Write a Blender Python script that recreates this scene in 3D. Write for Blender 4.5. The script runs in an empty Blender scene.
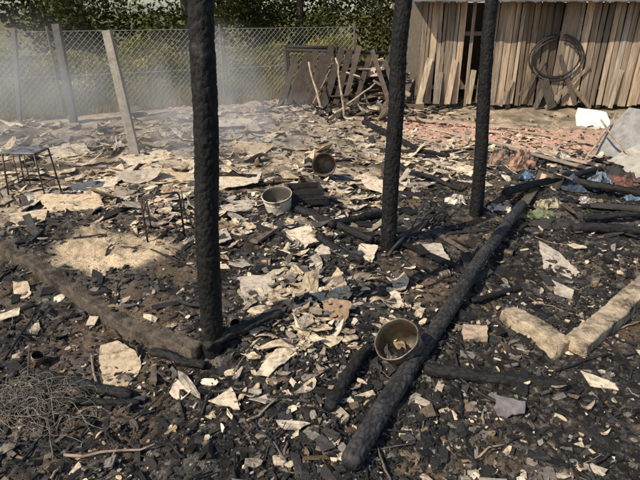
import bpy, math, random
import numpy as np
from mathutils import Vector, Matrix
random.seed(7); R=np.random.default_rng(11)
SC=bpy.context.scene
# ---------------------------------------------------------------- camera
H=2.2; F=520.0; TH=math.atan(230/520.0)
cam=bpy.data.cameras.new("camera"); co=bpy.data.objects.new("camera",cam)
SC.collection.objects.link(co); co.location=(0,0,H); co.rotation_euler=(math.pi/2-TH,0,0)
cam.sensor_width=36; cam.lens=36*F/640; cam.clip_end=1500; cam.clip_start=0.05
SC.camera=co
c_,s_=math.cos(TH),math.sin(TH)
def G(u,v,z=0.0):           # survey reading -> point on the horizontal plane z
    x=(u-320)/F; y=-(v-240)/F
    Y=c_+y*s_; Z=-s_+y*c_; t=(z-H)/Z
    return Vector((x*t,Y*t,z))
def W(u,v,Yp):              # survey reading -> point on the vertical plane y=Yp
    x=(u-320)/F; y=-(v-240)/F
    Y=c_+y*s_; Z=-s_+y*c_; t=Yp/Y
    return Vector((x*t,Yp,H+Z*t))
# ---------------------------------------------------------------- noise
def hsh(ix,iy,iz,seed):
    with np.errstate(over='ignore'):
        n=(ix.astype(np.int64)*374761393+iy.astype(np.int64)*668265263+iz.astype(np.int64)*1274126177+seed*362437)&0xffffffff
        n=((n^(n>>13))*1274126177)&0xffffffff
        n=((n^(n>>16))*2246822519)&0xffffffff
        n=n^(n>>15)
    return (n&0xffffff)/float(0xffffff)
def vn(x,y,z,seed=0):
    x=np.asarray(x,float);y=np.asarray(y,float)+0*x;z=np.asarray(z,float)+0*x
    ix=np.floor(x);iy=np.floor(y);iz=np.floor(z)
    fx=x-ix;fy=y-iy;fz=z-iz
    fx=fx*fx*(3-2*fx);fy=fy*fy*(3-2*fy);fz=fz*fz*(3-2*fz)
    r=0
    for dx in(0,1):
        for dy in(0,1):
            for dz in(0,1):
                w=(fx if dx else 1-fx)*(fy if dy else 1-fy)*(fz if dz else 1-fz)
                r=r+w*hsh(ix+dx,iy+dy,iz+dz,seed)
    return r
def fbm(x,y,z=0.0,o=4,seed=0):
    a=1;s=0;t=0
    for i in range(o):
        s=s+a*vn(x*2**i,y*2**i,z*2**i if not np.isscalar(z) else z*2**i,seed+i*17);t+=a;a*=.5
    return s/t
def n2(x,y,seed=0):
    ix=np.floor(x);iy=np.floor(y);fx=x-ix;fy=y-iy
    fx=fx*fx*(3-2*fx);fy=fy*fy*(3-2*fy);z=ix*0
    return ((1-fx)*(1-fy)*hsh(ix,iy,z,seed)+fx*(1-fy)*hsh(ix+1,iy,z,seed)+(1-fx)*fy*hsh(ix,iy+1,z,seed)+fx*fy*hsh(ix+1,iy+1,z,seed))
def f2(x,y,o=4,seed=0):
    a=1;s=0;t=0
    for i in range(o):
        s=s+a*n2(x*2**i+i*3.7,y*2**i-i*1.3,seed+i*17);t+=a;a*=.55
    return s/t
def worley(x,y,z,seed=0):
    ix=np.floor(x);iy=np.floor(y);iz=np.floor(z)
    d1=np.full(x.shape,9.);d2=np.full(x.shape,9.)
    for dx in(-1,0,1):
        for dy in(-1,0,1):
            for dz in(-1,0,1):
                cx=ix+dx;cy=iy+dy;cz=iz+dz
                d=np.sqrt((cx+hsh(cx,cy,cz,seed)-x)**2+(cy+hsh(cx,cy,cz,seed+1)-y)**2+(cz+hsh(cx,cy,cz,seed+2)-z)**2)
                d2=np.where(d<d1,d1,np.minimum(d2,d));d1=np.minimum(d1,d)
    return d1,d2
def sst(a,b,x):
    t=np.clip((x-a)/(b-a),0,1);return t*t*(3-2*t)
# ---------------------------------------------------------------- mesh helpers
def arr_mesh(name,V,faces,mat,col=None,smooth=False,parent=None):
    V=np.ascontiguousarray(V,dtype=np.float32).reshape(-1,3)
    if not isinstance(faces,list):faces=[faces]
    me=bpy.data.meshes.new(name)
    me.vertices.add(len(V));me.vertices.foreach_set("co",V.ravel())
    li=np.concatenate([f.ravel() for f in faces]).astype(np.int32)
    cnt=np.concatenate([np.full(len(f),f.shape[1]) for f in faces]).astype(np.int32)
    st=np.concatenate([[0],np.cumsum(cnt)[:-1]]).astype(np.int32)
    me.loops.add(len(li));me.loops.foreach_set("vertex_index",li)
    me.polygons.add(len(cnt));me.polygons.foreach_set("loop_start",st);me.polygons.foreach_set("loop_total",cnt)
    me.update(calc_edges=True)
    if col is not None:
        a=me.attributes.new("Col",'FLOAT_COLOR','POINT')
        c=np.ones((len(V),4),np.float32);c[:,:3]=col
        a.data.foreach_set("color",c.ravel())
    me.polygons.foreach_set("use_smooth",np.full(len(cnt),bool(smooth)))
    me.materials.append(mat);me.validate()
    ob=bpy.data.objects.new(name,me);SC.collection.objects.link(ob)
    if parent: ob.parent=parent
    return ob
def empty(name):
    e=bpy.data.objects.new(name,None);SC.collection.objects.link(e);return e
class Acc:
    def __init__(s): s.V=[];s.F={};s.C=[];s.n=0
    def add(s,V,F,col):
        V=np.asarray(V,float)
        for f in F:
            f=np.asarray(f); s.F.setdefault(f.shape[1],[]).append(f+s.n)
        s.V.append(V);s.n+=len(V)
        c=np.asarray(col,float); s.C.append(np.tile(c,(len(V),1)) if c.ndim==1 else c)
    def box(s,c,sz,rot=None,col=(.3,.3,.3),jit=0.0):
        b=np.array([[x,y,z] for x in(-.5,.5) for y in(-.5,.5) for z in(-.5,.5)])*np.array(sz)
        if jit: b=b+R.normal(0,jit,b.shape)
        if rot is not None: b=b@np.array(rot).T
        s.add(b+np.array(c),[np.array([[0,1,3,2],[4,6,7,5],[0,4,5,1],[2,3,7,6],[0,2,6,4],[1,5,7,3]])],col)
    def tube(s,pts,r,n=8,col=(.3,.3,.3),cap=True):
        pts=[Vector(p) for p in pts]
        if not hasattr(r,'__len__'): r=[r]*len(pts)
        V=[];
        for i,p in enumerate(pts):
            d=(pts[min(i+1,len(pts)-1)]-pts[max(i-1,0)]).normalized()
            a=Vector((0,0,1)) if abs(d.z)<.9 else Vector((1,0,0))
            x=d.cross(a).normalized();y=d.cross(x)
            for k in range(n):
                t=2*math.pi*k/n;V.append(p+(x*math.cos(t)+y*math.sin(t))*r[i])
        F=[[i*n+k,i*n+(k+1)%n,(i+1)*n+(k+1)%n,(i+1)*n+k] for i in range(len(pts)-1) for k in range(n)]
        FF=[np.array(F)]
        if cap: FF.append(np.array([list(range(n))[::-1],[(len(pts)-1)*n+k for k in range(n)]]))
        s.add([list(v) for v in V],FF,col)
    def make(s,name,mat,smooth=False,parent=None):
        return arr_mesh(name,np.concatenate(s.V),[np.concatenate(f) for f in s.F.values()],mat,np.concatenate(s.C),smooth,parent)
# ---------------------------------------------------------------- materials
def mat(name,col=None,rough=.8,spec=.3,metal=0,nscale=20,namt=.5,bump=.3,bscale=60,bdist=.01,spots=None,transl=0,stretch=None):
    m=bpy.data.materials.new(name);m.use_nodes=True;nt=m.node_tree;N=nt.nodes;L=nt.links
    b=N['Principled BSDF'];b.inputs['Roughness'].default_value=rough;b.inputs['Specular IOR Level'].default_value=spec
    b.inputs['Metallic'].default_value=metal
    tc=N.new('ShaderNodeNewGeometry').outputs['Position']
    if stretch:
        mp=N.new('ShaderNodeMapping');mp.inputs['Scale'].default_value=stretch;L.new(tc,mp.inputs[0]);tc=mp.outputs[0]
    if col is None:
        a=N.new('ShaderNodeAttribute');a.attribute_name='Col';base=a.outputs['Color']
    else:
        a=N.new('ShaderNodeRGB');a.outputs[0].default_value=(*col,1);base=a.outputs[0]
    n=N.new('ShaderNodeTexNoise');n.inputs['Scale'].default_value=nscale;n.inputs['Detail'].default_value=6;n.inputs['Roughness'].default_value=.65
    L.new(tc,n.inputs['Vector'])
    mr=N.new('ShaderNodeMapRange');mr.inputs[1].default_value=.3;mr.inputs[2].default_value=.7;mr.inputs[3].default_value=1-namt;mr.inputs[4].default_value=1+namt
    L.new(n.outputs[0],mr.inputs[0])
    mx=N.new('ShaderNodeVectorMath');mx.operation='SCALE';L.new(base,mx.inputs[0]);L.new(mr.outputs[0],mx.inputs['Scale'])
    out=mx.outputs[0]
    if spots:
        n3=N.new('ShaderNodeTexNoise');n3.inputs['Scale'].default_value=spots[1];n3.inputs['Detail'].default_value=5;n3.inputs['Roughness'].default_value=.7
        L.new(tc,n3.inputs['Vector'])
        r3=N.new('ShaderNodeMapRange');r3.inputs[1].default_value=spots[2];r3.inputs[2].default_value=spots[2]+spots[3];L.new(n3.outputs[0],r3.inputs[0])
        if len(spots)>4: r3.inputs[4].default_value=spots[4]
        m3=N.new('ShaderNodeMix');m3.data_type='RGBA';L.new(r3.outputs[0],m3.inputs[0]);L.new(out,m3.inputs[6]);m3.inputs[7].default_value=(*spots[0],1);out=m3.outputs[2]
    L.new(out,b.inputs['Base Color'])
    if bump:
        n4=N.new('ShaderNodeTexNoise');n4.inputs['Scale'].default_value=bscale;n4.inputs['Detail'].default_value=5;L.new(tc,n4.inputs['Vector'])
        bp=N.new('ShaderNodeBump');bp.inputs['Strength'].default_value=bump;bp.inputs['Distance'].default_value=bdist
        L.new(n4.outputs[0],bp.inputs['Height']);L.new(bp.outputs[0],b.inputs['Normal'])
    if transl:
        tr=N.new('ShaderNodeBsdfTranslucent');L.new(out,tr.inputs[0])
        ms=N.new('ShaderNodeMixShader');ms.inputs[0].default_value=transl
        L.new(b.outputs[0],ms.inputs[1]);L.new(tr.outputs[0],ms.inputs[2]);L.new(ms.outputs[0],N['Material Output'].inputs[0])
    return m
M_ground=mat("ground_ash_and_soil",rough=.95,spec=.12,nscale=70,namt=.6,bump=.8,bscale=130,bdist=.015)
M_coal=mat("charcoal",rough=.7,spec=.3,nscale=60,namt=.5,bump=.4,bscale=200,bdist=.003)
M_char=mat("charred_wood",rough=.66,spec=.28,nscale=14,namt=.5,bump=.8,bscale=160,bdist=.006,spots=((.06,.057,.054),5,.62,.12))
M_shard=mat("fibre_cement",rough=.92,spec=.1,nscale=26,namt=.35,bump=.4,bscale=90,bdist=.004,spots=((.085,.07,.052),11,.51,.16,.85))
M_plank=mat("weathered_plank",rough=.9,spec=.12,nscale=9,namt=.35,bump=.4,bscale=60,bdist=.006)
M_wall=mat("weathered_wall_plank",rough=.92,spec=.1,nscale=22,namt=.5,bump=.5,bscale=60,bdist=.008,stretch=(1,1,.07),spots=((.13,.10,.075),12,.50,.2,.75))
M_metal=mat("sooty_metal",rough=.5,spec=.5,metal=.5,nscale=14,namt=.5,bump=.3,bscale=40,bdist=.004,spots=((.10,.055,.03),9,.48,.15))
M_enam=mat("sooty_enamel",rough=.4,spec=.5,nscale=9,namt=.2,bump=.1,bscale=40,bdist=.003,spots=((.09,.075,.06),9,.50,.12))
M_leaf=mat("leaf",rough=.7,spec=.2,nscale=3,namt=.3,bump=0,transl=.4)
M_bark=mat("bark",rough=.95,spec=.1,nscale=12,namt=.4,bump=.6,bscale=30,bdist=.02)
M_wire=mat("galvanised_wire",(.40,.38,.35),rough=.6,spec=.4,nscale=5,namt=.3,bump=0)
M_conc=mat("concrete",rough=.95,spec=.1,nscale=10,namt=.3,bump=.5,bscale=50,bdist=.01,spots=((.20,.165,.13),4,.52,.2,.6))
M_found=mat("sooty_clay_foundation",rough=.95,spec=.1,nscale=14,namt=.45,bump=.9,bscale=70,bdist=.012,spots=((.035,.03,.026),6,.48,.14,.9))
M_cloth=mat("cloth",rough=.9,spec=.1,nscale=12,namt=.3,bump=.3,bscale=80,bdist=.003,spots=((.05,.045,.04),9,.46,.12))
M_rub=mat("rubber",(.02,.02,.02),rough=.6,spec=.4,nscale=12,namt=.3,bump=.1)
# ---------------------------------------------------------------- terrain
def blob(x,y,u,v,sx,sy):
    p=G(u,v);return np.exp(-((x-p.x)/sx)**2-((y-p.y)/sy)**2)
def burn(x,y):
    n=f2(x*.9,y*.9,4,3)
    lim=np.clip(6.4+.75*x,5.2,8.6)
    return sst(-.8,.6,(lim-y)+(n-.5)*3.6)
_fl=[G(-260,90),G(20,262),G(110,318),G(200,362)]
def inside(x,y):
    r=np.ones_like(x)
    for a,b in zip(_fl[:-1],_fl[1:]):
        d=(b-a).normalized();s=(x-a.x)*(-d.y)+(y-a.y)*d.x
        r=r*sst(-.02,.06,s)
    return r*sst(.9,-.4,x)*sst(2.6,3.3,y)
def gh(x,y):
    x=np.asarray(x,float);y=np.asarray(y,float)
    far=sst(40,14,np.hypot(x,y))
    b=burn(x,y)
    h=.10*(f2(x*.9,y*.9,3,5)-.5)+ far*((.07+.04*b)*(f2(x*3,y*3,3,6)-.5)+.045*(f2(x*11,y*11,3,8)-.5)+.022*b*(f2(x*40,y*40,2,9)-.5))
    h=h+.06*blob(x,y,310,345,.45,.6)+.08*blob(x,y,340,250,.6,.6)+.04*blob(x,y,120,262,.8,.6)-.04*blob(x,y,60,350,.7,.5)
    h=h+.12*blob(x,y,540,200,.6,.5)+.12*inside(x,y)
    return h
def gh1(x,y): return float(gh(np.array([x]),np.array([y]))[0])
def GG(u,v,dz=0.0):
    p=G(u,v); 
    for _ in range(3): p=G(u,v,gh1(p.x,p.y)+dz)
    return p
def grow(a,b,step,lim,k=1.06):
    fwd=list(np.arange(a,b,step));s=step;x=fwd[-1]
    while x<lim[1]: s*=k;x+=s;fwd.append(x)
    s=step;x=a;bk=[]
    while x>lim[0]: s*=k;x-=s;bk.append(x)
    return np.array(bk[::-1]+fwd)
gx=grow(-3.4,3.8,.015,(-150,150));gy=grow(1.4,7.4,.015,(-60,320),1.035)
X,Y=np.meshgrid(gx,gy,indexing='xy');Zg=gh(X,Y)
nx,ny=len(gx),len(gy)
i,j=np.meshgrid(np.arange(nx-1),np.arange(ny-1));a=(j*nx+i).ravel()
Fq=np.stack([a,a+1,a+1+nx,a+nx],1)
b=burn(X,Y)
def L3(c): return np.array(c)[None,None,:]
n1=f2(X*2.2,Y*2.2,5,21)[...,None];n5=f2(X*9,Y*9,4,22)[...,None];n7=f2(X*28,Y*28,3,23)[...,None]
soil=L3((.38,.295,.205))*(.5+.9*n1)
soil=soil+(L3((.60,.49,.355))-soil)*sst(.48,.66,n5)*.8
soil=soil+(L3((.065,.052,.043))-soil)*sst(.48,.60,f2(X*2.3,Y*2.3,5,31))[...,None]*.85*sst(15,9.5,Y)[...,None]
def redf(X,Y): return sst(.25,.8,np.exp(-((Y-(10.2-.55*(X-3)))/1.4)**2)*sst(.9,2.2,X)+(f2(X*2,Y*2,3,77)-.5)*.6)
soil=soil+(L3((.66,.39,.29))*(.65+.7*n5)-soil)*redf(X,Y)[...,None]*.9
coal=L3((.026,.0235,.0215))*(.35+1.3*n5)
coal=coal+(L3((.16,.14,.12))-coal)*sst(.55,.71,n7)*.75
coal=coal+(L3((.16,.115,.075))-coal)*sst(.49,.66,f2(X*1.8,Y*1.8,4,41)+.12*(blob(X,Y,60,350,1,1)+blob(X,Y,150,380,1,.6)))[...,None]*.7
coal=coal+(L3((.13,.12,.11))-coal)*sst(.54,.68,f2(X*3.1,Y*3.1,4,141))[...,None]*.4
col=soil+(coal-soil)*b[...,None]
def ashf(X,Y): return sst(.35,.75,np.clip(blob(X,Y,122,264,.55,.38)*1.6+.45*blob(X,Y,80,235,.7,.5),0,1)+(f2(X*5,Y*5,4,55)-.5)*.45)
col=col+(L3((.60,.46,.30))*(.65+.6*n5)*(.7+.6*n1)-col)*ashf(X,Y)[...,None]*.92
gras=sst(13.5,17,Y+.35*X)[...,None]
col=col+(L3((.14,.13,.05))*(.5+n1)-col)*gras
arr_mesh("ground",np.stack([X,Y,Zg],-1).reshape(-1,3),Fq,M_ground,col.reshape(-1,3),True)
# ---------------------------------------------------------------- rotation batch
def rots(n,tilt,rng=R):
    yaw=rng.uniform(0,2*np.pi,n);ax=rng.uniform(0,2*np.pi,n)
    cy,sy=np.cos(yaw),np.sin(yaw);Z=np.zeros(n);O=np.ones(n)
    Rz=np.stack([cy,-sy,Z,sy,cy,Z,Z,Z,O],1).reshape(n,3,3)
    kx,ky=np.cos(ax),np.sin(ax);c,s=np.cos(tilt),np.sin(tilt)
    Rt=np.stack([c+kx*kx*(1-c),kx*ky*(1-c),ky*s,kx*ky*(1-c),c+ky*ky*(1-c),-kx*s,-ky*s,kx*s,c],1).reshape(n,3,3)
    return Rt@Rz
def scatter_xy(n,y0=1.5,y1=11,p=1.4):
    t=R.uniform(0,1,n);e=1-p
    y=(y0**e+t*(y1**e-y0**e))**(1/e);x=R.uniform(-1,1,n)*(.72*y+.7)
    return x,y
# charcoal chunks
n=130000
x,y=scatter_xy(n,1.5,12.5);k=R.uniform(0,1,n)<(.20+.80*burn(x,y))*(1-.8*sst(9,12.5,y))
k&=R.uniform(0,1,n)>.93*ashf(x,y)
k&=R.uniform(0,1,n)<(.18+.82*sst(.44,.58,f2(x*1.6,y*1.6,4,301)))
x,y=x[k],y[k];n=len(x)
sz=np.clip(R.lognormal(math.log(.0050),.58,n),.0022,.024)*(.8+.13*y)
dim=np.stack([sz*R.uniform(.8,2.8,n),sz*R.uniform(.6,1.3,n),sz*R.uniform(.25,.7,n)],1)
cube=np.array([[p,q,r] for p in(-1,1) for q in(-1,1) for r in(-1,1)],float)
V=cube[None]*(dim[:,None,:])*(1+R.uniform(-.45,.35,(n,8,3)))
V=np.einsum('nij,nkj->nki',rots(n,R.uniform(0,.8,n)),V)
V+=np.stack([x,y,gh(x,y)+sz*.2],1)[:,None,:]
cf=np.array([[0,1,3,2],[4,6,7,5],[0,4,5,1],[2,3,7,6],[0,2,6,4],[1,5,7,3]])
Fc=(cf[None]+8*np.arange(n)[:,None,None]).reshape(-1,4)
pal=np.array([(.013,.0125,.012),(.025,.0235,.022),(.044,.040,.037),(.16,.145,.125),(.16,.115,.075),(.46,.38,.28)])
ci=R.choice(6,n,p=[.29,.32,.18,.08,.095,.035]);cc=pal[ci]*R.uniform(.7,1.3,(n,1))
arr_mesh("charcoal_debris",V.reshape(-1,3),Fc,M_coal,np.repeat(cc,8,0))
# cement sheet fragments
def shards(n,x,y,size,tilt,lift,cols,thick):
    K=12;ang=np.linspace(0,2*np.pi,K,endpoint=False)[None]+R.uniform(-.16,.16,(n,K))
    m=5;na=np.linspace(0,2*np.pi,m,endpoint=False)[None]+R.uniform(-.5,.5,(n,m))
    nd=R.uniform(.5,1.0,(n,m))
    cs=np.cos(ang[:,:,None]-na[:,None,:])
    rr=np.where(cs>.15,nd[:,None,:]/np.maximum(cs,.15),9).min(2)
    rr=np.minimum(rr,1.5)*(1+R.uniform(-.14,.10,(n,K)))
    ex=R.uniform(.9,1.9,n)[:,None];ey=R.uniform(.35,.95,n)[:,None]
    px=np.cos(ang)*rr*ex;py=np.sin(ang)*rr*ey
    P=[]
    for f in(1,.55):P.append(np.stack([px*f,py*f],-1))
    P.append(np.zeros((n,1,2)))
    P=np.concatenate(P,1)
    kb=R.normal(0,.18,n)[:,None];ph=R.uniform(-.5,.5,n)[:,None]
    z=kb*(P[...,0]+ph)**2+R.normal(0,.04,(n,2*K+1))
    top=np.concatenate([P,z[...,None]],-1)*size[:,None,None]
    bot=top.copy();bot[...,2]-=thick[:,None]
    V=np.concatenate([top,bot],1)
    V=np.einsum('nij,nkj->nki',rots(n,tilt),V)
    V+=np.stack([x,y,gh(x,y)+lift],1)[:,None,:]
    q=[];t=[]
    M=2*K+1
    for k in range(K):
        l=(k+1)%K
        q+= [[k,l,K+l,K+k],[M+k,M+K+k,M+K+l,M+l],[k,M+k,M+l,l]]
        t+= [[K+k,K+l,2*K],[M+K+l,M+K+k,M+2*K]]
    o=(2*M*np.arange(n))[:,None,None]
    return V.reshape(-1,3),[(np.array(q)[None]+o).reshape(-1,4),(np.array(t)[None]+o).reshape(-1,3)],np.repeat(cols,2*M,0)
blobs=[(110,185,1.6,1.1,9,1.2),(215,150,1.3,1.3,8,1.2),(50,158,1.5,1.2,6,1.3),(330,150,1.3,1.2,6,1.1),(300,270,.5,.8,4,.9),(310,345,.36,.42,4.6,.85),(262,392,.22,.2,1.0,.9),(385,295,.25,.4,1.8,.9),(430,165,1.0,.9,5,1),(250,235,.6,.5,3,1),(345,200,.6,.6,3,1),(170,215,.8,.5,3.5,1),(60,205,.8,.4,2.5,1.1),(470,150,1,.8,3,1),(290,310,.3,.4,2.2,.9),(560,150,1.2,1,2,1),(250,118,2.0,1.2,6,1.1),(20,140,1.5,1.2,3,1.2)]
w=np.array([b[4] for b in blobs],float);w/=w.sum()
n=5200;bi=R.choice(len(blobs),n,p=w)
cx=np.array([G(b[0],b[1]).x for b in blobs])[bi];cy=np.array([G(b[0],b[1]).y for b in blobs])[bi]
x=cx+R.normal(0,1,n)*np.array([b[2] for b in blobs])[bi]*.75;y=cy+R.normal(0,1,n)*np.array([b[3] for b in blobs])[bi]*.75
ss=np.array([b[5] for b in blobs])[bi]
xs,ys=scatter_xy(1200,1.7,12,1.3);x=np.concatenate([x,xs]);y=np.concatenate([y,ys]);ss=np.concatenate([ss,np.full(1200,.5)])
cl=sst(.36,.54,f2(x*2.4,y*2.4,4,811))
k=(R.uniform(0,1,len(x))>.85*ashf(x,y))&(R.uniform(0,1,len(x))<.2+.8*cl)&(y<12.6);x,y,ss=x[k],y[k],ss[k];n=len(x)
size=np.clip(R.lognormal(math.log(.031),.72,n),.007,.17)*(.8+.06*y)*ss
tilt=np.minimum(np.abs(R.normal(0,.25,n)),.7)
pal=np.array([(.66,.54,.38),(.55,.43,.29),(.46,.39,.31),(.70,.60,.46),(.30,.245,.19),(.38,.27,.17),(.10,.09,.08)])
cols=pal[R.choice(7,n,p=[.25,.21,.16,.10,.13,.08,.07])]*R.uniform(.75,1.1,(n,1))
V,Fs,C=shards(n,x,y,size,tilt,size*np.sin(tilt)*.35+.008+R.uniform(0,.02,n),cols,np.full(n,.006))
arr_mesh("cement_sheet_rubble",V,Fs,M_shard,C)
# larger recognisable fragments laid where they fell
def fragment(name,pix,colr,thick=.008,tiltv=0.0,wav=.007,lift=.03,m=M_shard):
    P=[GG(u,v,lift) for u,v in pix];P=[Vector((p.x,p.y,0)) for p in P]
    out=[]
    for i in range(len(P)):
        a,b=P[i],P[(i+1)%len(P)];k=max(1,int((b-a).length/.03))
        for q in range(k): 
            p=a.lerp(b,q/k);out.append([p.x+random.gauss(0,.005),p.y+random.gauss(0,.005)])
    out=np.array(out);c=out.mean(0);K=len(out)
    rings=[c+(out-c)*f for f in(1,.8,.6,.4,.2)]
    P2=np.concatenate(rings+[c[None]])
    zb=max(gh1(c[0],c[1]),float(np.mean(gh(out[:,0],out[:,1]))))+lift
    z=zb+wav*4*(f2(P2[:,0]*5+c[0],P2[:,1]*5,3,99)-.5)+tiltv*(P2[:,1]-c[1])
    T=np.column_stack([P2,z]);B=T.copy();B[:,2]-=thick
    q=[];t=[];M=len(P2)
    for r in range(4):
        for k in range(K):
            l=(k+1)%K;a0=r*K;b0=(r+1)*K
            q+=[[a0+k,a0+l,b0+l,b0+k],[M+a0+k,M+b0+k,M+b0+l,M+a0+l]]
    for k in range(K):
        l=(k+1)%K;q.append([k,M+k,M+l,l]);t+=[[4*K+k,4*K+l,5*K],[M+4*K+l,M+4*K+k,M+5*K]]
    arr_mesh(name,np.concatenate([T,B]),[np.array(q),np.array(t)],m,np.tile(colr,(2*M,1)),False)
tan=(.58,.45,.30);cre=(.68,.56,.41);gry=(.48,.41,.33)
fr=[([(100,347),(118,344),(141,355),(140,368),(128,384),(104,380),(99,362)],tan),([(12,282),(28,283),(31,293),(14,300)],tan),
([(580,373),(616,378),(618,388),(590,388)],cre),([(537,247),(560,255),(580,272),(572,277),(545,265)],gry),([(552,280),(575,290),(572,297),(555,292)],gry),
([(494,400),(525,404),(525,415),(497,414)],(.2,.18,.18)),([(318,290),(338,274),(352,296),(330,310)],tan),([(238,280),(275,275),(272,295),(245,300)],gry),
([(285,232),(310,228),(318,240),(295,246)],cre),([(388,287),(398,290),(405,308),(392,300)],cre),([(253,378),(280,345),(318,330),(298,350),(268,378)],cre),
([(175,380),(190,388),(180,400),(170,395)],cre),([(35,200),(100,200),(105,208),(50,211)],tan),([(160,168),(200,172),(198,183),(150,180)],tan),([(208,402),(232,388),(240,408)],cre),
([(415,240),(440,245),(450,262),(425,252)],gry),([(440,155),(480,170),(475,177),(440,165)],cre),([(360,178),(408,184),(400,194),(365,190)],cre),([(0,312),(20,306),(18,315),(0,320)],cre),
([(120,158),(165,150),(175,158),(130,168)],cre),([(70,185),(120,180),(110,192),(75,194)],cre),([(200,120),(250,118),(260,128),(205,130)],cre),
([(220,205),(250,200),(255,210),(225,214)],gry),([(325,300),(352,310),(345,322),(322,318)],(.34,.23,.14)),([(230,140),(275,146),(262,154),(228,150)],tan),
([(200,232),(225,226),(232,240),(206,246)],gry),([(360,245),(378,250),(372,262),(356,256)],cre),([(40,150),(85,146),(92,154),(50,160)],cre),([(10,215),(48,212),(44,222),(12,226)],tan),([(210,178),(262,172),(258,184),(222,190)],cre)]
for pix,c in fr: fragment("cement_sheet_fragment",pix,c,tiltv=random.uniform(-.1,.2))
fragment("brick",[(463,325),(487,327),(487,338),(464,337)],(.50,.37,.26),thick=.05,wav=.002,lift=.05)
# ---------------------------------------------------------------- charred logs and posts
def log(name,p0,p1,r0,r1,bend=.03,seg=36,cell=.03,depth=.006,step=.010,seed=1,colr=(.020,.019,.0185)):
    p0,p1=Vector(p0),Vector(p1);d=p1-p0;Ln=d.length;d.normalize()
    a=Vector((0,0,1)) if abs(d.z)<.9 else Vector((0,1,0));xv=d.cross(a).normalized();yv=d.cross(xv)
    m=max(6,int(Ln/step));t=np.linspace(0,1,m)
    bx=bend*(fbm(t*3+seed*7.1,t*0,0.3,2,seed)-.5)*2;by=bend*(fbm(t*3+seed*3.3,t*0,5.3,2,seed+5)-.5)*2
    th=np.linspace(0,2*np.pi,seg,endpoint=False)
    T,A=np.meshgrid(t,th,indexing='ij')
    r=r0+(r1-r0)*T
    sx,sy,sz=np.cos(A)*r/cell,np.sin(A)*r/cell,T*Ln/(cell*2.2)+seed*11
    d1,d2=worley(sx,sy,sz,seed)
    crack=1-sst(0,.22,d2-d1)
    rr=r*(1+.22*(fbm(np.cos(A)*1.1+seed,np.sin(A)*1.1,T*Ln*1.6,3,seed)-.5))-depth*crack*.9+.7*depth*(fbm(sx*2,sy*2,sz*2,2,seed)-.5)
    edge=np.minimum(T,1-T)*Ln;rr=rr*(.72+.28*sst(0,.03,edge))
    P=(np.array(p0)+np.outer(t*Ln,np.array(d)))[:,None,:]+np.outer(bx,np.array(xv))[:,None,:]+np.outer(by,np.array(yv))[:,None,:]
    V=P+(np.cos(A)*rr)[...,None]*np.array(xv)+(np.sin(A)*rr)[...,None]*np.array(yv)
    i,j=np.meshgrid(np.arange(m-1),np.arange(seg),indexing='ij');i=i.ravel();j=j.ravel();l=(j+1)%seg
    Q=np.stack([i*seg+j,i*seg+l,(i+1)*seg+l,(i+1)*seg+j],1)
    caps=np.array([list(range(seg))[::-1],[(m-1)*seg+k for k in range(seg)]])
    cc=np.array(colr)*(1-.6*crack[...,None])*(.5+1.1*fbm(sx*.4,sy*.4,sz*.4,3,seed+9)[...,None])
    return arr_mesh(name,V.reshape(-1,3),[Q,caps],M_char,cc.reshape(-1,3),True)
def post(ub,vb,ut,r,seed):
    b=GG(ub,vb,-.0);t=W(ut,64,b.y);d=(t-b);b2=b-d*.05
    t=b+d*(3.3/d.z);log("charred_post",b2,t,r*1.08,r*.93,.035,48,.028,.008,.009,seed,(.012,.0115,.011))
post(213,352,203,.069,1);post(387,249,400,.071,2);post(474,213,485,.071,3)
log("charred_log",GG(350,462,.08),GG(520,203,.16),.058,.056,.06,44,.028,.007,.010,4,(.050,.047,.046))
log("charred_log",GG(424,369,.04),GG(566,384,.04),.046,.040,.03,36,.03,.007,.011,5)
log("charred_log",GG(328,408,.04),GG(368,345,.08),.042,.036,.02,30,.03,.007,.011,6)
log("charred_log",GG(205,348,.06),GG(282,312,.06),.040,.034,.03,30,.03,.007,.011,7,(.03,.029,.028))
log("charred_log",GG(296,208,.05),GG(372,240,.05),.05,.042,.03,30,.04,.008,.015,8)
log("charred_log",GG(330,225,.06),GG(410,208,.05),.045,.04,.03,30,.04,.008,.015,9)
log("charred_log",GG(318,236,.05),GG(362,262,.05),.05,.04,.03,30,.04,.008,.015,10)
log("charred_log",GG(38,375,.04),GG(132,396,.04),.04,.034,.04,30,.03,.007,.011,11)
log("charred_log",GG(62,402,.03),GG(140,402,.03),.028,.022,.03,24,.03,.006,.013,12)
log("charred_log",GG(572,228,.05),GG(660,232,.05),.055,.045,.03,30,.04,.008,.015,13)
log("charred_log",GG(560,178,.15),GG(660,196,.10),.055,.045,.03,24,.05,.008,.02,14)
log("charred_log",GG(584,218,.1),GG(665,214,.1),.04,.035,.03,24,.05,.008,.02,15)
log("charred_log",GG(470,300,.02),GG(520,288,.02),.03,.025,.03,24,.03,.006,.015,16)
log("charred_log",GG(505,192,.2),GG(600,168,.12),.05,.04,.03,24,.05,.008,.02,18)
log("charred_log",GG(362,122,.1),GG(420,150,.1),.055,.045,.06,24,.05,.008,.03,19)
log("charred_log",GG(380,150,.05),GG(450,155,.05),.045,.035,.06,24,.05,.008,.03,20)
log("charred_log",GG(395,166,.05),GG(462,190,.05),.035,.03,.06,24,.05,.008,.03,21)
log("charred_log",GG(150,352,.03),GG(205,366,.04),.035,.03,.03,30,.03,.008,.012,23)
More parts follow.
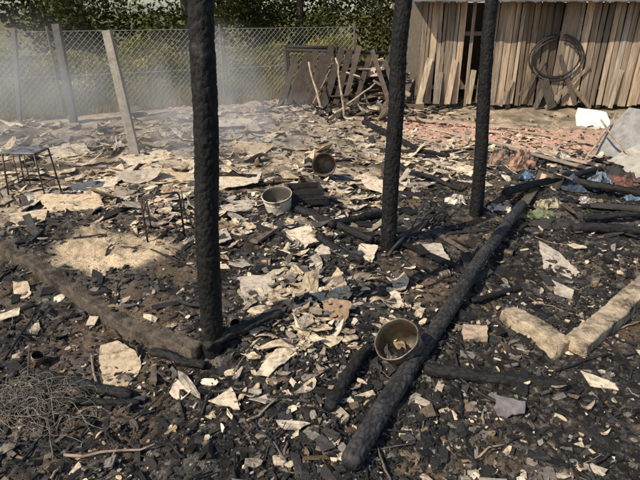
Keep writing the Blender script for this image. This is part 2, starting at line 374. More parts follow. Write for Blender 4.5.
def stick(name,p0,p1,r,colr,n=8,par=None):
    A=Acc();p0,p1=Vector(p0),Vector(p1);L=(p1-p0).length;pts=[];rs=[]
    for k in range(n+1):
        f=k/n;p=p0.lerp(p1,f)+Vector((random.gauss(0,1),random.gauss(0,1),random.gauss(0,1)))*L*.008
        pts.append(p);rs.append(r*(1.1-.35*f)*random.uniform(.85,1.15))
    A.tube(pts,rs,8,colr);return A.make(name,M_char,True,par)
stick("charred_stick",GG(388,254,.02),GG(437,205,.22),.016,(.05,.05,.05))
stick("charred_stick",GG(395,250,.02),GG(446,207,.10),.012,(.04,.04,.04))
stick("charred_stick",GG(405,245,.02),GG(425,200,.30),.010,(.05,.05,.05))
stick("charred_stick",GG(330,250,.03),GG(390,275,.05),.016,(.06,.055,.05))
stick("charred_stick",GG(180,300,.05),GG(270,330,.06),.013,(.03,.03,.03))
A=Acc()
x,y=scatter_xy(520,1.7,11,1.1)
for px,py in zip(x,y):
    if random.random()>float(burn(np.array([px]),np.array([py]))[0])+.35: continue
    L=random.choice([random.uniform(.05,.25)]*3+[random.uniform(.2,.6)]);an=random.uniform(0,math.pi);r=random.uniform(.003,.010)
    pts=[];k=6;dz=random.gauss(0,.02)
    for q in range(k):
        f=q/(k-1)-.5;X0=px+math.cos(an)*L*f+random.gauss(0,.004);Y0=py+math.sin(an)*L*f+random.gauss(0,.004)
        pts.append((X0,Y0,gh1(X0,Y0)+r+.004+abs(dz)*(f+.5)))
    c=random.choice([(.02,.02,.02)]*4+[(.12,.10,.085),(.26,.20,.14),(.03,.03,.03)])
    A.tube(pts,[r*(1.1-.5*q/k) for q in range(k)],6,c)
A.make("charred_sticks",M_char,True)
A=Acc()
spots=[(random.uniform(0,640),random.uniform(150,240)) for _ in range(60)]+[(random.uniform(380,640),random.uniform(150,260)) for _ in range(40)]+[(random.uniform(-40,680),random.uniform(240,420)) for _ in range(26)]
for u,v in spots:
    p=GG(u,v);
    if float(ashf(np.array([p.x]),np.array([p.y]))[0])>.3: continue
    near=v>300
    L=random.uniform(.12,.65)*(.45 if near else 1);wd=random.uniform(.035,.11)*(.5 if near else 1)
    rt=Matrix.Rotation(random.uniform(0,3.14),3,'Z')@Matrix.Rotation(random.gauss(0,.09),3,'Y')@Matrix.Rotation(random.gauss(0,.15),3,'X')
    g=random.choice([.014,.022,.03,.05]);c=(g,g*.95,g*.9) if random.random()<.85 else (.13,.10,.075)
    A.box(p+Vector((0,0,.018)),(L,wd,random.uniform(.012,.022)),np.array(rt),c,.006)
A.make("charred_boards",M_char)
# ---------------------------------------------------------------- foundation strips
def strip(name,pts,wd,ht,colr,wob=.006,zb=0,par=None,low=-.4,flat=False):
    pts=[Vector((p[0],p[1],0)) for p in pts];P=[]
    for i in range(len(pts)-1):
        k=int((pts[i+1]-pts[i]).length/.015)
        for q in range(k):P.append(pts[i].lerp(pts[i+1],q/k))
    P.append(pts[-1]);m=len(P)
    prof=[(-.5,low),(-.5,.0),(-.5,.2),(-.5,.4),(-.5,.6),(-.5,.85),(-.49,.97),(-.42,1.0),(-.3,1.0),(-.15,1.0),(0,1.0),(.15,1.0),(.3,1.0),(.42,1),(.49,.97),(.5,.85),(.5,.6),(.5,.3),(.5,.0),(.5,low)]
    V=[];G0=[gh1(p.x,p.y) for p in P];G0=np.convolve(np.pad(G0,10,mode='edge'),np.ones(21)/21,'valid')
    for i,p in enumerate(P):
        d=(P[min(i+3,m-1)]-P[max(i-3,0)]).normalized();nn=Vector((-d.y,d.x,0))
        s=i*.015;hh=ht*(.85+.3*float(f2(np.array([s*2.2]),np.array([ht*9]),3,5)[0]))
        g=gh1(p.x-nn.x*wd*.9,p.y-nn.y*wd*.9) if flat else G0[i]
        for a,b in prof:
            q=p+nn*a*wd;V.append((q.x,q.y,g+zb+b*hh))
    V=np.array(V);V+=wob*2*(np.stack([f2(V[:,0]*26+k*9+V[:,2]*23,V[:,1]*26+V[:,2]*25,4,60+k) for k in range(3)],1)-.5)*2
    K=len(prof);Q=[[i*K+k,i*K+k+1,(i+1)*K+k+1,(i+1)*K+k] for i in range(m-1) for k in range(K-1)]
    caps=np.array([list(range(K))[::-1],[(m-1)*K+k for k in range(K)]])
    return arr_mesh(name,V,[np.array(Q),caps],M_found,np.tile(colr,(len(V),1)),True,par)
fd=empty("house_foundation")
strip("wall_base_side",_fl,.12,.115,(.11,.090,.070),.006,0,fd,-.7,True)
strip("wall_base_corner",[G(506,318),G(563,352)],.15,.10,(.42,.33,.23),.006,par=fd)
strip("wall_base_end",[G(574,352),G(650,287),G(720,229)],.16,.11,(.42,.33,.23),.006,par=fd)
# ---------------------------------------------------------------- vessels
def vessel(name,loc,axis,prof_o,prof_i,m,co_,ci_,handle=None,dent=.02,seg=64):
    ax=Vector(axis).normalized();rot=Vector((0,0,1)).rotation_difference(ax).to_matrix()
    prof=[(0,prof_o[0][1])]+prof_o+prof_i+[(0,prof_i[-1][1])]
    K=len(prof);V=[];C=[]
    for a in range(seg):
        t=2*math.pi*a/seg
        for k,(r,z) in enumerate(prof):
            dd=1+dent*math.sin(2*t+1)+dent*.5*math.sin(3*t+z*9)+dent*.35*math.sin(7*t+z*25)
            V.append(rot@Vector((math.cos(t)*r*dd,math.sin(t)*r*dd,z))+Vector(loc))
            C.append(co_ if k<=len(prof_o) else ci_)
    Q=[[a*K+k,((a+1)%seg)*K+k,((a+1)%seg)*K+k+1,a*K+k+1] for a in range(seg) for k in range(K-1)]
    e=empty(name);arr_mesh("body",np.array([list(v) for v in V]),np.array(Q),m,np.array(C),True,e)
    if handle:
        R0,z0,ang,side=handle;A=Acc();pts=[]
        for k in range(17):
            t=math.pi*k/16
            p=Vector((math.cos(t)*R0,math.sin(t)*R0*math.cos(ang),z0+math.sin(t)*R0*math.sin(ang)))
            pts.append(rot@(Matrix.Rotation(side,3,'Z')@p)+Vector(loc))
        A.tube(pts,.004,6,(.1,.09,.08));A.make("handle",M_metal,True,e)
    return e
def bucketprof(rb,rt,h,rim=.008,th=.003):
    o=[(rb*.96,0),(rb,.008),(rb,.012)]+[(rb+(rt-rb)*f,h*f) for f in(.3,.6,.62,.66,.68,.95)]
    o[6]=(o[6][0]+.005,o[6][1]);o[7]=(o[7][0]+.0,o[7][1])
    o+=[(rt+rim,h*.97),(rt+rim,h),(rt+rim*.3,h+.004)]
    i=[(rt-th,h)]+[(rb-th+(rt-rb)*f,h*f) for f in(.8,.5,.25)]+[(rb-th,.02)]
    return o,i
ax=Vector((-.42,-.34,.70)).normalized();p=GG(397,340,.15);o,i_=bucketprof(.12,.146,.26)
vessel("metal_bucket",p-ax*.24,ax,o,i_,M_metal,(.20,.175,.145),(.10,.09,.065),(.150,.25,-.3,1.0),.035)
p=GG(279,210,.0);o,i_=bucketprof(.14,.16,.20,.010)
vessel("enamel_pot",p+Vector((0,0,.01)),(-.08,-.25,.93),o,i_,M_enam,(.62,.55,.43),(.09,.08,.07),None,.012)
p=GG(325,169,.14);o,i_=bucketprof(.12,.15,.3,.014)
vessel("burnt_bucket",p+Vector((.03,.18,.02)),(-.15,-.9,.22),o,i_,M_metal,(.04,.04,.04),(.20,.17,.13),None,.03)
o,i_=bucketprof(.035,.036,.09,.002,.001)
for (u,v,axx,c) in [(38,362,(.3,-.3,.8),(.32,.25,.17)),(262,262,(.9,-.2,.1),(.16,.12,.09)),(352,222,(-.7,-.6,.15),(.20,.15,.11)),(232,318,(.4,-.9,.1),(.12,.10,.08)),(440,276,(.8,.3,.1),(.22,.18,.14)),(300,182,(.2,-.5,.8),(.2,.16,.12)),(398,214,(-.9,-.2,.1),(.28,.22,.16)),(505,252,(.6,-.6,.1),(.15,.12,.10))]:
    vessel("tin_can",GG(u,v,.02),axx,o,i_,M_metal,c,(.05,.05,.05),None,.06,24)
# crate
A=Acc();p=GG(305,203,0);Rz=np.array(Matrix.Rotation(.2,3,'Z'))
for k in range(3):
    for sx in(-1,1):
        A.box(np.array(p)+Rz@np.array([0,sx*.14,.05+k*.065]),(.40,.015,.055),Rz,(.035,.033,.032),.003)
        A.box(np.array(p)+Rz@np.array([sx*.19,0,.05+k*.065]),(.015,.255,.055),Rz,(.035,.033,.032),.003)
for k in range(4):A.box(np.array(p)+Rz@np.array([-.14+k*.093,0,.012]),(.07,.26,.012),Rz,(.03,.03,.03),.002)
A.make("charred_crate",M_char)
# metal stool
def tubeobj(nm,segs,r,c,m,par): 
    A=Acc()
    for s in segs:A.tube(s,r,8,c)
    return A.make(nm,m,True,par)
b=GG(36,196);Rm=Matrix.Rotation(-.12,3,'Z');hh=.56
def S(x,y,z): return b+Rm@Vector((x,y,z))
st=empty("metal_stool")
legs=[[S(sx*.24,sy*.16,0),S(sx*.20,sy*.14,hh)] for sx in(-1,1) for sy in(-1,1)]
tubeobj("legs",legs,.010,(.07,.06,.05),M_metal,st)
tubeobj("rails",[[S(-.225,-.152,.2),S(.225,-.152,.2)],[S(-.225,.152,.2),S(.225,.152,.2)],[S(-.225,-.152,.2),S(-.225,.152,.2)],[S(.225,-.152,.2),S(.225,.152,.2)],
 [S(-.215,-.15,.36),S(.215,-.15,.36)],[S(-.07,-.145,.2),S(-.07,-.14,hh)],[S(.07,-.145,.2),S(.07,-.14,hh)],[S(-.2,-.14,hh),S(.2,-.14,hh)],[S(-.2,.14,hh),S(.2,.14,hh)],[S(-.2,-.14,hh),S(-.2,.14,hh)],[S(.2,-.14,hh),S(.2,.14,hh)]],.007,(.07,.06,.05),M_metal,st)
A=Acc();A.box(S(0,0,hh+.014),(.42,.30,.014),np.array(Rm),(.24,.24,.25),.002);A.make("seat",M_metal,False,st)
b=GG(166,238,.0);Rm=Matrix.Rotation(.2,3,'Z')
ch=empty("metal_chair_frame")
tubeobj("front_legs",[[S(-.17,-.05,-.03),S(-.175,-.06,.44),S(-.15,-.06,.47),S(.15,-.02,.47),S(.175,-.02,.44),S(.18,.0,.0)]],.010,(.035,.03,.027),M_metal,ch)
tubeobj("back_legs",[[S(-.17,.3,-.02),S(-.17,.28,.36)],[S(.2,.32,-.02),S(.175,.30,.38)],[S(-.17,-.05,.30),S(-.17,.28,.30)],[S(.177,-.02,.32),S(.18,.30,.32)]],.007,(.035,.03,.027),M_metal,ch)
# wires
A=Acc()
for _ in range(34):
    u,v=random.choice([(180,225),(215,240),(150,235),(300,250),(340,265),(420,190),(270,170),(90,300)])
    p=GG(u+random.gauss(0,25),v+random.gauss(0,12));a=random.uniform(0,6.3);pts=[]
    L=random.uniform(.2,.6);cu=random.gauss(0,2.5)
    for k in range(10):
        f=k/9;pts.append(p+Vector((0,0,.02+.08*math.sin(f*3.14)*random.uniform(.8,1))));a+=cu*.12;p=p+Vector((math.cos(a),math.sin(a),0))*L/9
    A.tube(pts,.0028,5,(.08,.06,.05))
A.make("burnt_wires",M_metal,True)
A=Acc()
for _ in range(300):
    p=GG(28+random.gauss(0,28),408+random.gauss(0,10));a=random.uniform(0,6.3);pts=[];L=random.uniform(.1,.35);cu=random.gauss(0,3)
    z0=random.uniform(.005,.06)
    for k in range(9):
        f=k/8;pts.append(p+Vector((0,0,z0+.04*math.sin(f*3.14))));a+=cu*.12;p=p+Vector((math.cos(a),math.sin(a),0))*L/8
    g=random.uniform(.08,.28);A.tube(pts,.0018,4,(g,g*.88,g*.73))
A.make("wire_tangle",M_coal,True)
# ---------------------------------------------------------------- rags and boxes at right
def cloth(name,u,v,sx,sy,hh,colr,seed,rot=0):
    p=GG(u,v);n=56;t=np.linspace(-1,1,n);A_,B_=np.meshgrid(t,t)
    r=np.maximum(abs(A_),abs(B_));
    z=hh*(1-.9*r**2)*(.3+1.0*f2(A_*2+seed,B_*2,2,seed))+hh*.9*np.abs(f2(A_*4+seed,B_*4,3,seed+3)-.5)*(1-r**4)
    xx=(A_+.9*(f2(A_*1.7,B_*1.7+seed,3,seed+1)-.5))*sx;yy=(B_+.9*(f2(A_*1.7+9,B_*1.7+seed,3,seed+2)-.5))*sy
    cr,sr=math.cos(rot),math.sin(rot);wx=p.x+xx*cr-yy*sr;wy=p.y+xx*sr+yy*cr
    V=np.stack([wx,wy,gh(wx,wy)+z+.012],-1).reshape(-1,3)
    i,j=np.meshgrid(np.arange(n-1),np.arange(n-1));a=(j*n+i).ravel()
    return arr_mesh(name,V,np.stack([a,a+1,a+1+n,a+n],1),M_cloth,np.tile(colr,(n*n,1)),True)
cloth("crumpled_rag",520,168,.20,.16,.26,(.40,.23,.16),1,.2)
cloth("crumpled_rag",502,165,.18,.14,.22,(.28,.19,.15),2,.5)
cloth("crumpled_rag",526,180,.12,.06,.10,(.14,.24,.37),3)
cloth("crumpled_rag",598,190,.18,.12,.20,(.22,.29,.38),4,.4)
cloth("crumpled_rag",572,190,.16,.12,.16,(.07,.09,.13),5)
cloth("crumpled_rag",536,217,.20,.08,.07,(.17,.20,.11),6,-.2)
cloth("crumpled_rag",548,207,.16,.08,.10,(.42,.37,.24),7,.3)
cloth("crumpled_rag",500,212,.13,.09,.08,(.62,.55,.46),8)
cloth("crumpled_rag",455,203,.13,.09,.08,(.66,.58,.48),9)
cloth("crumpled_rag",556,226,.25,.12,.08,(.04,.04,.04),10)
cloth("crumpled_rag",625,186,.2,.12,.14,(.20,.09,.07),12)
cloth("crumpled_rag",610,176,.25,.15,.12,(.05,.048,.045),13)
cloth("crumpled_rag",560,160,.14,.10,.12,(.55,.50,.42),14)
cloth("crumpled_rag",585,205,.12,.06,.08,(.60,.54,.46),15)
cloth("crumpled_rag",632,200,.12,.07,.10,(.14,.20,.29),16)
b=GG(545,190);A=Acc();Rz=np.array(Matrix.Rotation(.5,3,'Z')@Matrix.Rotation(.35,3,'Y'))
for off,sz in [((0,-.11,.12),(.26,.006,.2)),((0,.11,.12),(.26,.006,.2)),((-.13,0,.12),(.006,.214,.2)),((.13,0,.12),(.006,.214,.2)),((0,0,.02),(.25,.21,.006)),((-.19,0,.25),(.13,.21,.006)),((0,-.17,.24),(.25,.12,.006))]:
    A.box(np.array(b)+Rz@np.array(off),sz,Rz,(.52,.38,.25),.004)
A.make("cardboard_box",M_plank)
# ---------------------------------------------------------------- wooden shed
Y0=12.9;shed=empty("wooden_shed");A=Acc();x=2.35;k=0
while x<11.5:
    w_=random.uniform(.08,.22);ht=2.45+random.uniform(-.03,.03)
    c=np.array(random.choice([(.46,.34,.23),(.37,.28,.20),(.31,.245,.18),(.54,.40,.27),(.21,.165,.125),(.40,.31,.22),(.35,.30,.24)]))*random.uniform(.7,1.12)
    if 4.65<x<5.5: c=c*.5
    if not (random.random()<.04):
        tl=random.gauss(0,.013);rot=np.array(Matrix.Rotation(tl,3,'Y'))
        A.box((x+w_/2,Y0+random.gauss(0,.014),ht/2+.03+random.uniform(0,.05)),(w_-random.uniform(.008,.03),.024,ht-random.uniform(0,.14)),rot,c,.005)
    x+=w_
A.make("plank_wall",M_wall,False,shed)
A=Acc()
for z in(.5,1.7,):A.box((6.9,Y0+.06,z),(9.1,.06,.09),None,(.16,.12,.09))
for xx in(2.4,4.6,6.8,9,11.4):A.box((xx,Y0+.10,1.24),(.1,.1,2.48),None,(.16,.12,.09))
A.box((2.36,Y0+2.1,1.2),(.03,3.85,2.4),None,(.16,.13,.10));A.box((11.5,Y0+2.1,1.2),(.03,3.85,2.4),None,(.16,.13,.10));A.box((6.9,Y0+4.1,1.2),(9.2,.03,2.4),None,(.16,.13,.10))
A.make("frame_and_side_walls",M_plank,False,shed)
A=Acc()
Rr=np.array(Matrix.Rotation(math.radians(14),3,'X'))
for q in range(60):
    A.box(np.array((2.1+q*.16,Y0+1.9,2.98+.012*(q%2))),(.165,5.1,.02),Rr,np.array((.13,.12,.115))*random.uniform(.8,1.2))
A.make("roof",M_plank,False,shed)
A=Acc();yq=Y0-.045
for u0,v0,u1,v1,wd,cl in [(520,96,545,60,.10,(.12,.10,.08)),(575,105,560,55,.1,(.10,.08,.07)),(447,104,455,60,.14,(.52,.40,.28)),(418,106,430,58,.13,(.52,.41,.29)),(535,108,548,78,.12,(.13,.11,.09)),(468,104,474,70,.12,(.40,.31,.22)),(436,104,440,72,.16,(.25,.20,.15)),(610,108,622,70,.1,(.43,.34,.24)),(552,108,540,66,.2,(.07,.06,.05)),(590,108,560,72,.08,(.2,.15,.1)),(500,106,512,80,.1,(.31,.24,.17)),(545,108,590,66,.07,(.25,.2,.14))]:
    p0,p1=W(u0,v0,yq-.12),W(u1,v1,yq);p0.z=max(p0.z,gh1(p0.x,p0.y)+.01);d=(p1-p0);L=d.length;q=Vector((0,0,1)).rotation_difference(d.normalized()).to_matrix()
    A.box((p0+p1)/2,(wd,.022,L),np.array(q),cl,.003)
A.make("leaning_planks",M_wall)
A=Acc();cH=W(556,58,Y0-.07)
for rr,dz in((.60,0),(.53,.03),(.50,-.02)):
    pts=[cH+Vector((math.sin(t)*rr*1.05+.01*math.sin(5*t),-.02-.01*math.sin(3*t+rr*20),-math.cos(t)*rr*.85+dz)) for t in np.linspace(-3.0,3.0,44)]
    A.tube(pts,.019,8,(.02,.02,.02))
A.make("hanging_hose",M_rub,True)
n=1500;x=R.uniform(1.2,8,n);y=10.2-.55*(x-3)+R.normal(0,.85,n);size=R.uniform(.01,.045,n);tilt=np.abs(R.normal(0,.25,n))
pal=np.array([(.44,.24,.17),(.55,.36,.27),(.40,.31,.22),(.66,.53,.40),(.07,.06,.05)]);cols=pal[R.choice(5,n,p=[.20,.22,.22,.2,.16])]*R.uniform(.8,1.2,(n,1))
V,Fs,C=shards(n,x,y,size,tilt,size*.2+.006,cols,np.full(n,.010));arr_mesh("clay_tile_rubble",V,Fs,M_shard,C)
def panel(name,pts,th,colr,m):
    A=Acc();P=[Vector(p) for p in pts];nn=(P[1]-P[0]).cross(P[2]-P[0]).normalized()*th
    V=[list(p) for p in P]+[list(p+nn) for p in P];k=len(P)
    F=[np.array([[q,(q+1)%k,k+(q+1)%k,k+q] for q in range(k)])]
    A.add(V,F,colr)
    A.F.setdefault(k,[]).append(np.array([list(range(k))[::-1],[k+q for q in range(k)]]));return A.make(name,m)
def leanp(name,u0,v0,u1,v1,hh,back,th,colr,m):
    a=GG(u0,v0,-.03);b=GG(u1,v1,-.03);d=(b-a).normalized();nn=Vector((-d.y,d.x,0))
    if nn.y<0:nn=-nn
    up=nn*back+Vector((0,0,hh));w=b-a
    return panel(name,[a,a+w*.6+Vector((0,0,.02)),b,b+up*.5+w*.03,b+up*.93-w*.05,a+up*1.0+w*.6,a+up*1.03+w*.08,a+up*.6-w*.02],th,colr,m)
leanp("white_board",577,128,610,131,.34,.35,.02,(.82,.78,.70),M_conc)
leanp("asbestos_sheet",592,158,660,172,.75,.6,.012,(.26,.25,.235),M_conc)
leanp("asbestos_sheet",600,166,650,185,.35,.7,.012,(.40,.37,.32),M_conc)
for q in [(585,160,618,112,.02),(640,168,600,120,.018)]:
    a=GG(q[0],q[1]);b_=W(q[2],q[3],a.y+.6);stick("wooden_pole",a,b_,q[4],(.34,.26,.18))
for (u0,v0,u1,v1,wd,cl) in [(430,128,600,165,.12,(.46,.34,.25)),(500,128,640,150,.10,(.44,.34,.25)),(480,140,600,172,.09,(.28,.23,.18)),(560,172,650,182,.16,(.10,.09,.085)),(590,205,660,210,.12,(.06,.055,.05)),(400,118,520,128,.1,(.42,.32,.24))]:
    p0,p1=GG(u0,v0,.05),GG(u1,v1,.08);d=p1-p0;ang=math.atan2(d.y,d.x);rt=Matrix.Rotation(ang,3,'Z')@Matrix.Rotation(-math.asin(d.z/d.length),3,'Y')
    A=Acc();A.box((p0+p1)/2,(d.length,wd,.025),np.array(rt),cl,.004);A.make("loose_plank",M_plank)
# ---------------------------------------------------------------- wood heap & burnt frame
A=Acc()
for _ in range(150):
    hz=random.random()**1.3
    xx=1.15+random.gauss(0,.5)*(1.15-hz*.6);yy=13.1+random.gauss(0,.3);z=.05+hz*1.0;L=random.uniform(.25,1.0);an=random.gauss(0,.5)
    c=np.array(random.choice([(.22,.17,.12),(.15,.11,.08),(.46,.36,.26),(.05,.043,.037),(.08,.065,.05),(.34,.26,.19),(.05,.043,.037)]))
    d=Vector((math.cos(an),math.sin(an),random.gauss(0,.2)))*L/2;p=Vector((xx,yy,z));
    if random.random()<.5:
        r=random.uniform(.018,.055);A.tube([p-d,p+Vector((0,0,random.gauss(0,.03))),p+d],[r,r*1.05,r*.8],7,c)
    else:
        q=Vector((1,0,0)).rotation_difference(d.normalized()).to_matrix()@Matrix.Rotation(random.uniform(0,3),3,'X')
        A.box(p,(L,random.uniform(.05,.2),.022),np.array(q),c,.006)
A.make("burnt_timber_heap",M_plank,False)
n=600;x=R.normal(.9,1.1,n);y=12.3+R.normal(0,.6,n);size=R.uniform(.03,.14,n);tilt=np.abs(R.normal(0,.5,n))
pal=np.array([(.10,.085,.07),(.05,.045,.04),(.34,.27,.20),(.50,.41,.31)]);cols=pal[R.choice(4,n,p=[.35,.3,.2,.15])]
V,Fs,C=shards(n,x,y,size,tilt,size*.4+.01+R.uniform(0,.15,n)*np.exp(-((x-1)/.8)**2),cols,np.full(n,.012));arr_mesh("scrap_rubble",V,Fs,M_shard,C)
hut=empty("charred_wooden_frame")
A=Acc();yb=12.55
for q in[(-.75,yb+.3),(.35,yb+.3),(-.75,yb+1.0),(.35,yb+1.0),(1.55,yb+.3)]:A.tube([(q[0],q[1],-.05),(q[0]+random.gauss(0,.04),q[1],1.45)],[.05,.04],8,(.035,.03,.027))
A.tube([(-.85,yb+.3,1.35),(1.7,yb+.3,1.28)],.04,8,(.035,.03,.027));A.tube([(-.8,yb+1.0,1.38),(.45,yb+1,1.35)],.04,8,(.035,.03,.027))
A.make("uprights_and_rails",M_char,True,hut)
A=Acc()
for k in range(9):
    xx=-.95+k*.15;p0=Vector((xx+random.gauss(0,.02),yb-.25,-.02));p1=Vector((xx+.42+random.gauss(0,.04),yb+.26,1.30+random.uniform(-.15,.15)));d=p1-p0
    q=Vector((0,0,1)).rotation_difference(d.normalized()).to_matrix()
    A.box((p0+p1)/2,(.14,.022,d.length),np.array(q),np.array((.055,.044,.036))*random.uniform(.6,1.4),.005)
for (x0,x1,z1) in [(.75,1.15,1.2),(1.7,1.2,1.35),(1.95,1.5,1.1),(.5,.9,1.45)]:
    p0=Vector((x0,yb-.3,-.02));p1=Vector((x1,yb+.22,z1));d=p1-p0;q=Vector((0,0,1)).rotation_difference(d.normalized()).to_matrix()
    A.box((p0+p1)/2,(.11,.022,d.length),np.array(q),np.array((.07,.055,.045))*random.uniform(.6,1.6),.005)
A.make("leaning_boards",M_plank,False,hut)
for q in[(322,112,308,62,.028),(345,118,336,58,.026),(352,112,372,60,.022),(372,112,352,66,.03),(310,110,330,70,.02),(388,108,384,60,.03),(398,110,350,92,.03),(330,118,375,84,.022)]:
    p0=GG(q[0],q[1]);stick("wooden_pole",p0,W(q[2],q[3],p0.y+.35),q[4],random.choice([(.24,.18,.13),(.40,.31,.22),(.12,.09,.07)]))
# ---------------------------------------------------------------- fence
fe=empty("chain_link_fence");A=Acc()
f0=Vector((-12.0,8.2,0));f1=Vector((.9,14.6,0));fd_=(f1-f0);FL=fd_.length;fd_.normalize();FH=1.75
sp=.085
def fp(s,z): 
    q=f0+fd_*s;return Vector((q.x,q.y,z+.05))
s=-FH
while s<FL:
    for sg in(1,-1):
        s0,s1=(s,s+FH) if sg==1 else (s+FH,s)
        a0,a1=max(0,min(FL,s0)),max(0,min(FL,s1))
        za=(a0-s0)/(s1-s0)*FH;zb=(a1-s0)/(s1-s0)*FH
        if abs(a1-a0)>.02:A.tube([fp(a0,za),fp(a1,zb)],.0026,3,(.3,.3,.3),False)
    s+=sp*1.41
for z in(.02,FH*.5,FH):A.tube([fp(0,z),fp(FL,z)],.004,4,(.3,.3,.3),False)
A.make("mesh",M_wire,False,fe)
A=Acc()
for k in range(5):
    q=fp(k*FL/4,0);A.tube([q-Vector((0,0,.2)),q+Vector((0,0,1.85))],.028,8,(.14,.12,.10))
A.make("posts",M_conc,False,fe)
def cpost(name,ub,vb,ut,vt,w,colr,hz):
    p0=GG(ub,vb);t=W(ut,vt,p0.y+.1);d=t-p0;t=p0+d*(hz/d.z);A=Acc()
    q=Vector((0,0,1)).rotation_difference((t-p0).normalized()).to_matrix()
    A.box((p0+t)/2,(w,w*.8,(t-p0).length+.1),np.array(q),colr,.006);return A.make(name,M_conc)
cpost("concrete_post",136,156,114,62,.12,(.34,.30,.25),1.75)
cpost("concrete_post",74,124,63,62,.14,(.10,.095,.09),1.8)
cpost("concrete_post",20,122,16,62,.08,(.12,.11,.10),1.7)
# ---------------------------------------------------------------- foliage
def leaves(n,lo,hi,par,name,thr=.5,s0=.03,s1=.075,fs=1.3,seed=3,cen=None,rad=None,ca=(.055,.085,.022),cb=(.15,.15,.045)):
    P=R.normal(0,1,(n*3,3));P/=np.linalg.norm(P,axis=1)[:,None];P=P*R.uniform(.3,1,(n*3,1))**.5*np.array(rad)+np.array(cen)
    d=fbm(P[:,0]*fs,P[:,1]*fs,P[:,2]*fs,3,seed);P=P[(d>thr)&(P[:,2]>.02)][:n];d=fbm(P[:,0]*2.1,P[:,1]*2.1,P[:,2]*2.1,2,seed+8);n=len(P)
    s=R.uniform(s0,s1,n);q=np.array([[-1,-.1,0],[0,-.5,.1],[1,0,0],[0,.5,.1]])
    V=np.einsum('nij,nkj->nki',rots(n,R.uniform(0,1.5,n)),q[None]*s[:,None,None])+P[:,None,:]
    a=np.array(ca);b=np.array(cb)
    f=np.clip((d-.35)*2.5+R.normal(0,.25,n),0,1)[:,None];C=(a*(1-f)+b*f)*R.uniform(.6,1.3,(n,1))
    return arr_mesh(name,V.reshape(-1,3),np.arange(4*n).reshape(-1,4),M_leaf,np.repeat(C,4,0),False,par)
for k,(s,dd,ht,rd) in enumerate([(.5,.8,.8,1.3),(2.5,.8,.9,1.2),(4.2,1.0,.8,1.3),(5.8,1.0,.9,1.2),(7.5,.9,.8,1.2),(9.2,1.1,.9,1.2),(11,1.0,.8,1.2),(12.8,1.0,.8,1.2),(14.5,1.2,.9,1.1)]):
    e=empty("shrub");q=fp(s,0)+Vector((-fd_.y,fd_.x,0))*(dd+.3)
    A=Acc()
    for _ in range(9):
        t=Vector((random.gauss(0,.4),random.gauss(0,.35),ht*random.uniform(.8,1.6)));A.tube([q,q+t*.5+Vector((0,0,.1)),q+t],[.015,.011,.005],5,(.12,.09,.06))
    A.make("stems",M_bark,False,e)
    leaves(8500,None,None,e,"foliage",.40,.02,.05,1.8,30+k,(q.x,q.y,ht*.75),(rd,.8,ht),(.14,.14,.03),(.42,.35,.10))
for k,(xx,yy,hh) in enumerate([(-13,17,6.5),(-8.5,19,7.5),(-4.5,18.5,6.5),(-.8,20,7.5),(2.5,19.5,6.5),(-11,26,9),(-3,27,9),(4,27,9),(-18,22,8)]):
    e=empty("deciduous_tree");A=Acc();bz=Vector((xx,yy,-.1))
    A.tube([bz,bz+Vector((.1,0,hh*.35)),bz+Vector((0,.1,hh*.8))],[.17,.13,.04],9,(.15,.12,.09))
    for _ in range(11):
        z=random.uniform(.12,.7)*hh;an=random.uniform(0,6.3);L=random.uniform(1.0,2.2);p=bz+Vector((.05,0,z))
        A.tube([p,p+Vector((math.cos(an)*L*.5,math.sin(an)*L*.5,L*.35)),p+Vector((math.cos(an)*L,math.sin(an)*L,L*.5))],[.05,.035,.01],6,(.15,.12,.09))
    A.make("trunk_and_limbs",M_bark,True,e)
    leaves(9000,None,None,e,"crown",.44,.06,.13,.8,60+k,(xx,yy,hh*.50),(2.6,2.2,hh*.5),(.05,.065,.018),(.14,.13,.04))
n=30000;s=R.uniform(0,FL,n);dd=np.abs(R.normal(0,.9,n))-.2
bx=f0.x+fd_.x*s-fd_.y*dd;by=f0.y+fd_.y*s+fd_.x*dd;hh=R.uniform(.08,.30,n)+np.where(dd>.05,R.uniform(0,.9,n)*f2(bx*1.2,by*1.2,3,400),0);lx=R.normal(0,.09,n);ly=R.normal(0,.09,n);a=R.uniform(0,6.28,n)
z=gh(bx,by);wv=.007
V=np.stack([np.stack([bx-wv*np.cos(a),by-wv*np.sin(a),z],1),np.stack([bx+wv*np.cos(a),by+wv*np.sin(a),z],1),np.stack([bx+lx,by+ly,z+hh],1)],1)
C=np.array((.42,.35,.13))*R.uniform(.4,1.2,(n,1))
arr_mesh("dry_grass",V.reshape(-1,3),np.arange(3*n).reshape(-1,3),M_leaf,np.repeat(C,3,0))
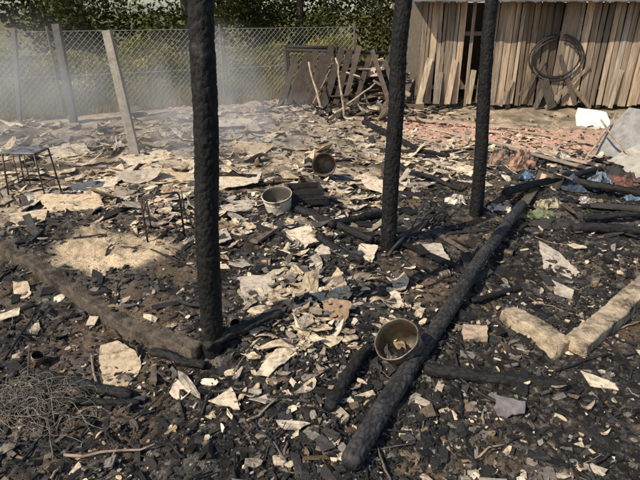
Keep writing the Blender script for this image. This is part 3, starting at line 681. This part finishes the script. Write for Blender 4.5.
# ---------------------------------------------------------------- smoke
def smoke(loc,rad,dens,seed,lo=.42,hi=.64,sc=.9,st=(1,1,1)):
    m=bpy.data.materials.new("smoke");m.use_nodes=True;nt=m.node_tree;N=nt.nodes;L=nt.links
    N.remove(N['Principled BSDF']);v=N.new('ShaderNodeVolumeScatter');v.inputs['Color'].default_value=(.97,.96,.95,1);v.inputs['Anisotropy'].default_value=.0
    g=N.new('ShaderNodeTexCoord');nz=N.new('ShaderNodeTexNoise');nz.inputs['Scale'].default_value=sc;nz.inputs['Detail'].default_value=3
    mp2=N.new('ShaderNodeMapping');mp2.inputs['Location'].default_value=(seed,seed*2,0);mp2.inputs['Scale'].default_value=st;L.new(g.outputs['Object'],mp2.inputs[0]);L.new(mp2.outputs[0],nz.inputs['Vector'])
    ln=N.new('ShaderNodeVectorMath');ln.operation='LENGTH';mp=N.new('ShaderNodeMapping');L.new(g.outputs['Object'],mp.inputs[0])
    mp.inputs['Scale'].default_value=tuple(1/(r*.97) for r in rad);L.new(mp.outputs[0],ln.inputs[0])
    fo=N.new('ShaderNodeMapRange');fo.inputs[1].default_value=1;fo.inputs[2].default_value=.15;L.new(ln.outputs['Value'],fo.inputs[0])
    nr=N.new('ShaderNodeMapRange');nr.inputs[1].default_value=lo;nr.inputs[2].default_value=hi;nr.inputs[3].default_value=0.01;nr.inputs[4].default_value=dens;L.new(nz.outputs[0],nr.inputs[0])
    mu=N.new('ShaderNodeMath');mu.operation='MULTIPLY';L.new(fo.outputs[0],mu.inputs[0]);L.new(nr.outputs[0],mu.inputs[1]);L.new(mu.outputs[0],v.inputs['Density'])
    L.new(v.outputs[0],N['Material Output'].inputs['Volume'])
    bpy.ops.mesh.primitive_ico_sphere_add(subdivisions=3,radius=1);o=bpy.context.object;o.name="smoke"
    for vv in o.data.vertices: vv.co=Vector((vv.co.x*rad[0],vv.co.y*rad[1],vv.co.z*rad[2]))
    o.location=loc;o.data.materials.append(m)
smoke((-5.2,8.4,.7),(3.4,2.6,1.7),.50,0)
smoke((-1.7,8.6,.6),(1.8,1.6,1.6),1.1,3.3,.44,.62,1.3,(1,1,.6))
# ---------------------------------------------------------------- light
el,az=math.radians(43),math.radians(-128)
sd=Vector((math.sin(az)*math.cos(el),math.cos(az)*math.cos(el),math.sin(el)))
sun=bpy.data.lights.new("sun",'SUN');sun.energy=5.0;sun.angle=math.radians(.5);sun.color=(1,.90,.74)
so=bpy.data.objects.new("sun",sun);SC.collection.objects.link(so);so.rotation_euler=sd.to_track_quat('Z','Y').to_euler()
w=bpy.data.worlds.new("World");SC.world=w;w.use_nodes=True;nt=w.node_tree
sk=nt.nodes.new('ShaderNodeTexSky');sk.sky_type='NISHITA';sk.sun_disc=False;sk.sun_elevation=el;sk.sun_rotation=az
nt.links.new(sk.outputs[0],nt.nodes['Background'].inputs[0]);nt.nodes['Background'].inputs[1].default_value=.13
SC.view_settings.view_transform='Standard';SC.view_settings.look='None';SC.view_settings.exposure=0
